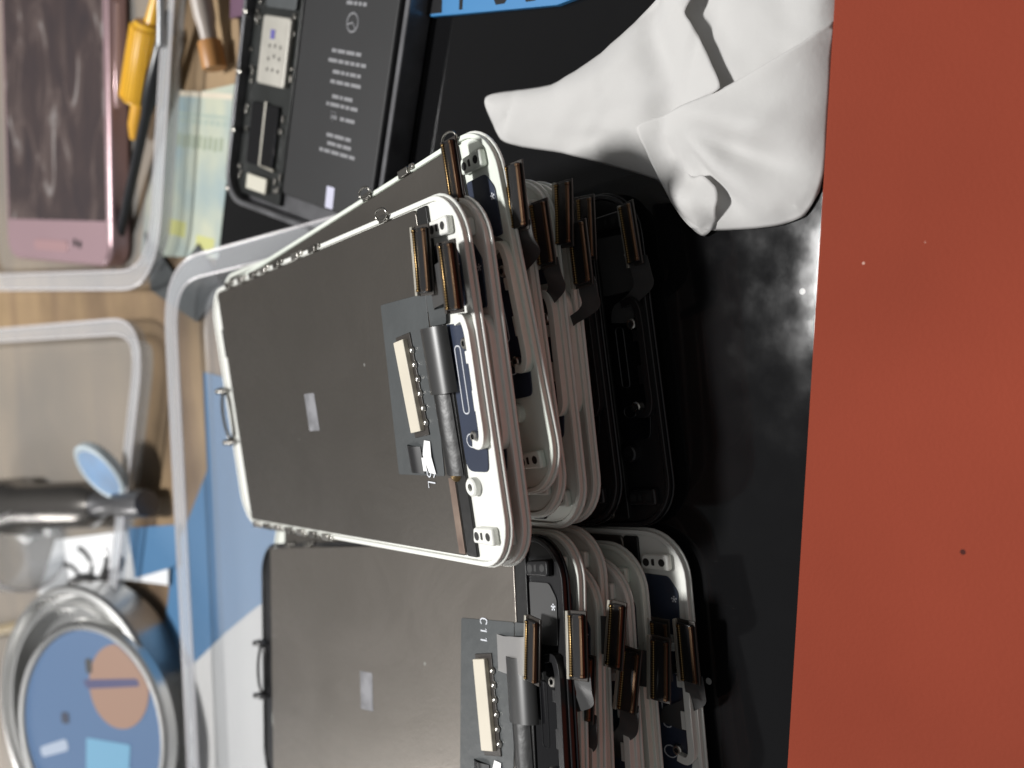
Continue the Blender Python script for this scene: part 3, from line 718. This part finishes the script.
# local: x along its length, y across (away)
f = MB(); f.ring(rrect(0, 0, 138, 71, 9, 7), rrect(1.6, 1.6, 136.4, 69.4, 8, 7), 0.1, 7.0); f.prism(rrect(1.59, 1.59, 136.41, 69.41, 8, 7), .1, 3.0)
f.build('body_frame', [mat('grey_alloy', (.20, .20, .21), .3, metal=.6, noise_amt=.4, noise_scale=12)], op, bevel=.35)
b = MB(); b.prism(rrect(7, 4.2, 104, 42.5, 1.5, 4), 3.02, 6.4)
bat = b.build('battery', mat('battery_wrap', (.018, .018, .019), .42, noise_amt=.2, noise_scale=3), op, bevel=.5)
pr = MB()
def bar(x, y0, y1, h=.9):
    # one line of small print broken into words
    y = y0; rnd = random.Random(int(x * 10))
    while y < y1 - .6:
        w = min(rnd.uniform(1.2, 4.2), y1 - y); pr.prism([(x, y), (x + h, y), (x + h, y + w), (x, y + w)], 6.405, 6.43); y += w + .5
for (x, y0, y1) in ((21, 13, 28), (23, 15, 25), (25, 15.5, 26), (29.5, 15, 21), (29.5, 22.5, 25), (32.5, 14.5, 27.5), (34.5, 17, 25.5), (38, 14.5, 27), (40.4, 15, 27), (43, 13.5, 29), (45.4, 16, 28), (57, 16.5, 24.5), (59, 16, 26), (61, 16, 26), (70.3, 17, 24), (71.6, 18, 23), (86, 15, 26)):
    bar(x, y0, y1)
Mgp = mat('grey_print', (.20, .20, .21), .6)
pr.build('small_print', Mgp, bat)['kind'] = 'stuff'
for cx, rr in ((53, 2.2), (78, 2.6)):
    q = MB(); q.tube([(cx + rr * cos(a / 18 * 2 * pi), 21 + rr * sin(a / 18 * 2 * pi), 6.42) for a in range(18)], .3, 5, True)
    q.tube([(cx - rr * .7, 21 - rr * .72, 6.42), (cx, 21, 6.42), (cx - rr * .3, 21 + rr * .95, 6.42)], .25, 5)
    q.build('recycling_symbol', Mgp, bat)
q = MB(); q.tube([(29.0, 23.9, 6.42), (31.2, 22.7, 6.42), (31.2, 25.1, 6.42)], .25, 5, True); q.build('warning_triangle', Mgp, bat)
for oy in (0, 2.6):
    q = MB(); q.tube([(67.2 + 1.3 * cos(a), 22.3 + oy + 1.3 * sin(a), 6.42) for a in [radians(q_) for q_ in range(50, 320, 30)]], .25, 5)
    if oy: q.tube([(67.2, 22.3 + oy - 1.2, 6.42), (67.2, 22.3 + oy + .2, 6.42)], .2, 5)
    q.build('printed_letter', Mgp, bat)
q = MB(); q.prism([(66, 18.2), (68.6, 18.2), (68.6, 20.2), (66, 20.2)], 6.405, 6.43); q.build('printed_block', Mgp, bat)
pl = MB(); pl.prism([(7.5, 19.0), (13, 19.3), (13, 22.6), (7.5, 22.3)], 6.41, 6.6); pl.build('pull_tab', mat('pale_lilac', (.50, .50, .62), .6), bat, bevel=.1)
# board side
bd = MB(); bd.prism([(3, 46), (132, 46), (132, 68.5), (3, 68.5)], 3.02, 4.4)
brd = bd.build('circuit_board', mat('dark_board', (.016, .018, .017), .35, noise_amt=.5, noise_scale=10), op, bevel=.2)
rnd = random.Random(3)
ch = MB()
for k in range(70):
    x = rnd.uniform(5, 128); y = rnd.choice([rnd.uniform(46.5, 49), rnd.uniform(65, 68)])
    ch.box((x, y, 4.7), (rnd.uniform(.8, 2.2), rnd.uniform(.6, 1.4), .7))
c_ = ch.build('chip_row', [M['dsteel']], brd, bevel=.1); c_['kind'] = 'stuff'
for (x0, x1, y0, y1) in ((12, 29, 50, 63.5), (54, 86, 47.5, 62)):
    q = MB(); q.prism(rrect(x0, y0, x1, y1, .8, 3), 4.41, 5.4); q.build('black_shield', M['film'] if x0 > 50 else M['blackglass'], brd, bevel=.2)
q = MB(); q.tube([(12, 49.3, 5.2), (12.3, 56.5, 5.2), (29.5, 56.7, 5.2)], .45, 6); q.build('thin_wire', M['stiff'], brd)
q = MB(); q.prism(rrect(34.0, 48.0, 52.0, 61.5, 1, 3), 4.41, 6.1)
sh = q.build('metal_shield', mat('pale_tinned_steel', (.50, .48, .43), .45, metal=.5, noise_amt=.25, noise_scale=8), brd, bevel=.4)
q = MB()
for k in range(9): q.lathe([(.55, 0), (0, .1)], 8, (38 + (k % 3) * 3.2 + rnd.uniform(-.5, .5), 51.5 + (k // 3) * 2.6, 6.1))
q.box((47.2, 55.8, 6.15), (2.4, 2.0, .12), 1)
q.build('shield_dent', [M['dsteel'], mat('violet_dot', (.10, .09, .30), .5)], sh)
q = MB(); q.box((7.2, 56.5, 5.2), (4.2, 10, 1.2)); q.build('pale_connector', mat('pale_sockets', (.52, .50, .42), .5), brd, bevel=.2)
q = MB(); q.ribbon(bez([(90, 62, 5.2), (93, 56, 5.6), (94, 49, 5.4), (99, 46.5, 5.2)], 6), (1, .5, 0), 3.0, .4); q.lathe([(2.0, 0), (2.0, 1.0), (1, 1.2), (0, 1.2)], 14, (99, 50, 5.0)); q.box((104, 52, 5.6), (7, 8, 1.4))
q.build('metal_bracket', M['stiff'], brd, bevel=.15)
for x in (3.5, 20, 36, 52, 66, 80, 95, 110):
    q = MB(); q.lathe([(.9, 0), (.9, .7), (.5, .9), (0, .7)], 12, (x, 69.0, 6.6)); q.build('screw', M['dsteel'], op)

# ================================================================== THINGS IN THE FAR TRAYS
# rose pink phone
rp = thing('pink_phone', 'rose pink phone lying face up in the far clear tray', 'phone', (53.3, 329.5, .9), (-11.4, 0, 0))
q = MB(); q.prism(rrect(0, 0, 148, 92, 9, 8), 0, 7.2); q.build('body', mat('rose_metal', (.42, .29, .31), .3, metal=.5), rp, bevel=1.2, seg=3)
q = MB(); q.prism(rrect(.9, .9, 147.1, 91.1, 8.2, 8), 7.22, 7.6)
gl = q.build('front_panel', mat('pink_front', (.31, .21, .23), .2, coat=.1, noise_amt=.1, noise_scale=1.2), rp, bevel=.25)
Ms = mat('display_painted_reflection', (.12, .09, .085), .12)  # mottled ceiling reflection painted into the colour of the switched-off display
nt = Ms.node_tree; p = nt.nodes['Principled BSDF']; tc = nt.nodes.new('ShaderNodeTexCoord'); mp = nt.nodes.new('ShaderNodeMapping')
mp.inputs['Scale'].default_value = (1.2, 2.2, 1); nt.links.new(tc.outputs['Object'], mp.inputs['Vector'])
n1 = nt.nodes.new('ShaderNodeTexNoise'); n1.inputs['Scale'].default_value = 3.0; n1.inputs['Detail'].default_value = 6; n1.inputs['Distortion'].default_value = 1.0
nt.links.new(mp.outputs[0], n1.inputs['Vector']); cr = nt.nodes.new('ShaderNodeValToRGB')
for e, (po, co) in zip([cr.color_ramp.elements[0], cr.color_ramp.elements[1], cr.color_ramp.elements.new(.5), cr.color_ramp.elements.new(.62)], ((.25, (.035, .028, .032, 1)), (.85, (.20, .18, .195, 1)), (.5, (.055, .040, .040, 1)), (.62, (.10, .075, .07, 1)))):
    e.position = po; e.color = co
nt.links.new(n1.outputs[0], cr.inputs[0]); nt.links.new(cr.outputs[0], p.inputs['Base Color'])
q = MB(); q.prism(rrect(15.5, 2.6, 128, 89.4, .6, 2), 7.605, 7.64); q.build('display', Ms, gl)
q = MB(); q.prism(rrect(4.2, 34, 8.2, 64, 1.9, 6), 7.61, 7.9); q.build('home_button', mat('pink_button', (.46, .29, .30), .2, metal=.3), gl, bevel=.2)
q = MB()
q.lathe([(1.5, 0), (0, .04)], 16, (7.8, 28.0, 7.61)); q.build('sensor', M['black'], gl)
q = MB(); q.lathe([(1.5, 0), (0, .04)], 16, (7.2, 24.0, 7.61)); q.build('sensor', M['black'], gl)
q = MB(); q.box((70, -.15, 4.2), (34, .6, 2.0)); q.build('side_key', mat('rose_key', (.70, .52, .55), .25, metal=.7), rp, bevel=.25)

def rod(name, label, cat, A, B, prof, mts):
    """turned tool lying from A to B; prof: list of (name, material, [(radius, position 0..1)...], ribs)"""
    A, B = Vector(A), Vector(B); d = B - A; t = thing(name, label, cat, A)
    t.rotation_euler = d.to_track_quat('Z', 'Y').to_euler(); Lg = d.length
    for nm, mt, pr, ribs in prof:
        mb = MB(); pp = [(r, u * Lg) for r, u in pr]
        mb.lathe(pp, 24)
        if ribs:
            for k in range(ribs[0]):
                a = 2 * pi * k / ribs[0]
                mb.tube([(ribs[3] * cos(a), ribs[3] * sin(a), ribs[1] * Lg), (ribs[3] * cos(a), ribs[3] * sin(a), ribs[2] * Lg)], ribs[4], 6)
        mb.build(nm, mt, t)
    return t
My = mat('yellow_plastic', (.72, .40, .03), .35); Mo = mat('amber_plastic', (.62, .32, .03), .35)
rod('yellow_tool', 'yellow tweezer shaped tool with ribbed grip lying beside the pink phone', 'tool', (131, 280, 7), (92, 309, 5.5),
    [('tip', My, [(0, 0), (1.8, .01), (3.0, .22), (3.0, .24)], None), ('grip', My, [(0, .215), (5.6, .22), (6.6, .27), (6.6, .70), (5.6, .74), (0, .745)], (34, .25, .72, 6.4, .42)),
     ('shaft', Mo, [(2.9, .70), (2.8, .9), (1.6, .99), (0, 1.0)], None)], None)
rod('black_pick', 'black pointed plastic pick lying across the pale printed slip', 'pick', (122, 272, 9), (51.9, 341, 3.2),
    [('blade', mat('black_satin', (.015, .016, .018), .3), [(0, 0), (1.6, .02), (2.6, .25), (2.5, .3), (1.7, .36), (1.6, .75), (1.2, .9), (0, 1.0)], None)], None)
rod('grey_tweezers', 'grey metal tweezer arm leaning over the tray rim by the yellow tool', 'tweezers', (140, 268, 12), (111, 276, 10.5),
    [('arm', mat('satin_grey_metal', (.35, .36, .37), .35, metal=.8), [(0, 0), (1.1, .01), (1.2, .7), (1.6, .97), (0, 1)], None)], None)

# pale printed slip under the tray
Msl = mat('printed_slip', (.55, .58, .47), .6)
nt = Msl.node_tree; p = nt.nodes['Principled BSDF']; tc = nt.nodes.new('ShaderNodeTexCoord')
n1 = nt.nodes.new('ShaderNodeTexNoise'); n1.inputs['Scale'].default_value = 4.0; n1.inputs['Detail'].default_value = 3
nt.links.new(tc.outputs['Object'], n1.inputs['Vector']); cr = nt.nodes.new('ShaderNodeValToRGB')
cr.color_ramp.elements[0].position = .35; cr.color_ramp.elements[0].color = (.25, .33, .35, 1); cr.color_ramp.elements[1].position = .62; cr.color_ramp.elements[1].color = (.44, .46, .36, 1)
nt.links.new(n1.outputs[0], cr.inputs[0]); nt.links.new(cr.outputs[0], p.inputs['Base Color'])
q = MB(); q.prism([(101, 287), (95.5, 253), (47.5, 274), (57, 324), (84, 311)], .03, .3)
sl = q.build('printed_slip', Msl); tag(sl, 'pale green and blue printed slip partly under the far tray', 'slip')
q = MB()
A0, X0, Y0 = Vector((94, 257)), Vector((-.93, .36)), Vector((.3, .95))
def slq(u, v, w, h, mi): 
    pts = [A0 + X0 * a + Y0 * b_ for a, b_ in ((u, v), (u + w, v), (u + w, v + h), (u, v + h))]; q.prism([tuple(z) for z in pts], .305, .33, mi)
SM = [mat('olive_print', (.26, .30, .22), .7), mat('grey_green_print', (.32, .38, .33), .7), mat('pale_print_band', (.56, .50, .40), .7), mat('yellow_print', (.46, .46, .18), .7)]
for nm, args in (('pale_band', (0.5, -1, 1.6, 34, 2)), ('grey_band', (7, 0, .9, 30, 1)), ('yellow_patch', (41, 20, 5, 12, 3)), ('yellow_patch', (44, 2, 4, 11, 3))):
    q = MB(); slq(*args); q.build(nm, SM, sl)
q = MB()
for k in range(9): slq(13.5 + (k % 2) * .3, 2 + k * 3.2, 4.0, 1.9, 0)
for k in range(8): slq(8.6, 1 + k * 3.6, 1.6, 2.3, 1)
q.build('printed_row', SM, sl)['kind'] = 'stuff'

# small orange cap with a cloudy neck
cp_ = thing('small_bottle', 'small cloudy bottle with an orange cap lying behind the opened phone', 'bottle', (101, 259, 3.6))
q = MB(); R = Matrix.Rotation(radians(90), 3, 'Y') 
q.lathe([(0, 0), (3.4, 0), (3.5, .4), (3.5, 7.5), (3.3, 8), (0, 8)], 24); q.v = [tuple(Matrix.Rotation(radians(84), 3, 'Y') @ Vector(v)) for v in q.v]
q.build('cap', mat('orange_cap', (.40, .19, .06), .45), cp_)
q = MB(); q.lathe([(2.4, 8), (2.6, 12), (3.2, 15), (3.4, 40), (0, 41)], 24); q.v = [tuple(Matrix.Rotation(radians(84), 3, 'Y') @ Vector(v)) for v in q.v]
q.build('neck', mat('cloudy_plastic', (.36, .31, .27), .4), cp_)
# purple card and dark strip beside it
q = MB(); q.prism([(114, 252), (112, 242), (170, 226), (172, 238)], .05, 1.2); tag(q.build('purple_strip', mat('dull_purple', (.12, .06, .10), .5)), 'dull purple strip tucked along the opened phone', 'strip')
q = MB(); q.prism([(64, 318), (46, 300), (54, 284), (38, 272), (30, 290), (44, 318)], .02, .9)
tag(q.build('black_offcut', M['film'], bevel=.1), 'dark plastic offcut under the corner of the far tray', 'offcut')

# round tin with blue label
tn = thing('round_tin', 'round silver tin with its blue and orange lid slid ajar in the hazy tray', 'tin', (-106, 355, 0.2), (0, 0, 0))
tn.rotation_euler = (Matrix.Rotation(radians(13), 3, 'X') @ Matrix.Rotation(radians(3), 3, 'Y')).to_euler(); tn.location = Vector((-99, 364, 9.0)) * S
tinm = mat('tin_plate', (.66, .66, .65), .24, metal=1.0, rough_var=.1, noise_scale=2)
q = MB(); q.lathe([(0, 0), (42.5, 0), (43.5, 1), (43.5, 13), (44.2, 14), (43.4, 15.2), (41.5, 15.4), (40.4, 12.5), (38.4, 12.0), (37.4, 15.0), (36.2, 15.0), (34.5, 9.0), (0, 9.0)], 72); q.build('can', tinm, tn)
q = MB(); q.lathe([(0, 15.6), (36.4, 15.6), (36.8, 16.2), (36.4, 19.4), (35.2, 20.4), (33.6, 20.2), (33.0, 19.4)], 72); lid = q.build('lid', tinm, tn)
lid.location = Vector((-3.5, -11.5, -1.0)) * S; lid.rotation_euler = (radians(4), 0, 0)
q = MB(); q.lathe([(33.0, 19.4), (0, 19.45)], 72); lab = q.build('label', mat('deep_blue_label', (.05, .115, .235), .5), lid)
def on_label(name, pts, z, mt, par):
    out = []
    for x, y in pts:
        v = Vector((x, y)); out.append(v * min(1, 32.6 / max(v.length, 1e-6)))
    q = MB(); q.prism([tuple(v) for v in out], z, z + .04); return q.build(name, mt, par)
spot = on_label('orange_spot', [(15 + 14 * cos(radians(k * 9)), -15 + 14 * sin(radians(k * 9))) for k in range(40)], 19.5, mat('orange_print', (.27, .155, .105), .5), lab)
on_label('dark_print', rpoly([(13.5, 0), (15.5, -25), (18.0, -24), (16.5, 2)], 1.0, 3), 19.56, mat('violet_print', (.05, .05, .13), .45), spot)
on_label('dark_print', rpoly([(19, -3), (24, -2.5), (23.6, .5), (18.5, 0)], 1.2, 3), 19.56, mat('black_print', (.03, .03, .03), .45), spot)
on_label('pale_panel', rpoly([(-4, -19), (-16, -17), (-15, 3), (-3, 2)], 1, 3), 19.5, mat('pale_blue_print', (.12, .30, .45), .45), lab)
on_label('pale_bar', rpoly([(-4, 12), (-8, 26), (-11.5, 25), (-8, 11)], 1.6, 4), 19.5, mat('pale_print_bar', (.32, .38, .48), .45), lab)
on_label('dark_spot', rpoly([(5, 10), (5, 14), (1, 14), (1, 10)], 1.4, 4), 19.5, mat('black_print_dot', (.02, .03, .06), .45), lab)

# dark torch
rod('dark_torch', 'dark metal torch lying in the tray behind the white card', 'torch', (-29, 470, 12), (-27, 324, 7),
    [('barrel', mat('gunmetal', (.17, .16, .15), .25, metal=.85, noise_amt=.2, noise_scale=2), [(0, 0), (11, .0), (11.5, .02), (11.5, .28), (9, .34), (8.5, .72), (5.5, .77)], None),
     ('neck', mat('grey_gunmetal', (.12, .12, .125), .35, metal=.6), [(5.5, .765), (3.6, .80), (3.6, .86), (5.0, .88), (5.0, .98), (4.5, 1), (0, 1)], None),
     ('bright_ring', M['steel'], [(11.6, .1), (11.9, .11), (11.9, .16), (11.6, .17)], None)], None)
# blue bottle cap sticker
t = thing('blue_bottle_top', 'tilted blue bottle top with a pale rim leaning on the torch', 'bottle top', (-14.6, 341, 13))
t.rotation_euler = Vector((-.491, -.064, .869)).to_track_quat('Z', 'Y').to_euler()
q = MB(); q.lathe([(0, -1), (11, -1), (11.6, 0), (11.6, 2.0), (10.6, 2.6), (9.4, 2.2)], 40); q.build('shell', mat('pale_cap_rim', (.45, .52, .56), .35), t)
q = MB(); q.lathe([(9.4, 2.2), (0, 2.25)], 40); q.lathe([(3, 2.3), (0, 2.35)], 16); q.build('face', mat('sky_blue_face', (.05, .19, .40), .35, noise_amt=.4, noise_scale=9), t)
# white card with ink marks
q = MB(); q.prism([(-70, 446), (-43.5, 419), (-38.0, 352), (-40, 322), (-56, 326), (-56, 372)], 1.2, 1.7)
wc = q.build('white_card', mat('white_card_stock', (.72, .73, .74), .6)); tag(wc, 'white card with a black ink drawing lying beside the dark torch', 'card')
q = MB()
for pth, w_ in (([(-61, 408), (-58, 398), (-57, 388), (-58, 378), (-54, 370)], 2.0), ([(-57, 388), (-52, 386), (-48, 390), (-46, 396)], 1.1), ([(-56, 378), (-50, 372), (-45, 373)], 1.3), ([(-57, 398), (-54, 404), (-53, 412)], 1.0), ([(-55, 371), (-52, 362), (-48, 358)], 1.5)):
    q.tube([(v.x, v.y, 1.72) for v in bez([(x, y, 0) for x, y in pth], 5)], w_, 6)
q.build('ink_drawing', M['black'], wc)
q = MB(); q.prism([(-37, 352), (-35, 316), (-49, 318), (-55, 350)], 1.75, 1.95); tag(q.build('blue_slip', Mblue), 'small blue slip lying over the end of the white card', 'slip')
rod('thin_stick', 'thin tan stick lying between the white card and the round tin', 'stick', (-92, 520, 4), (-76, 425, 4), [('stick', mat('tan_stick', (.30, .24, .15), .5), [(0, 0), (2.6, 0), (2.6, .95), (2.0, 1), (0, 1)], None)], None)

# clear cup lying in the hazy tray next to the torch
cu = thing('clear_cup', 'clear rounded plastic cup lying on its side beside the dark torch', 'cup', (-48, 436, 15))
cu.rotation_euler = (radians(88), 0, radians(8))
q = MB(); q.lathe([(0, -22), (10, -22), (13, -20), (14.5, -14), (15, 0), (15.4, 22), (15.8, 22.6), (15.4, 23), (14.6, 22), (14.2, 0), (13.6, -14), (12, -19), (0, -20.8)], 48)
q.build('cup_wall', plastic_clear('clear_cup_plastic', .8, (.6, .6, .6), .06), cu)
q = MB(); q.tube([(15.8 * cos(k / 32 * 2 * pi), 15.8 * sin(k / 32 * 2 * pi), 22.6) for k in range(32)], .6, 6, True); q.build('cup_lip', Medge, cu)
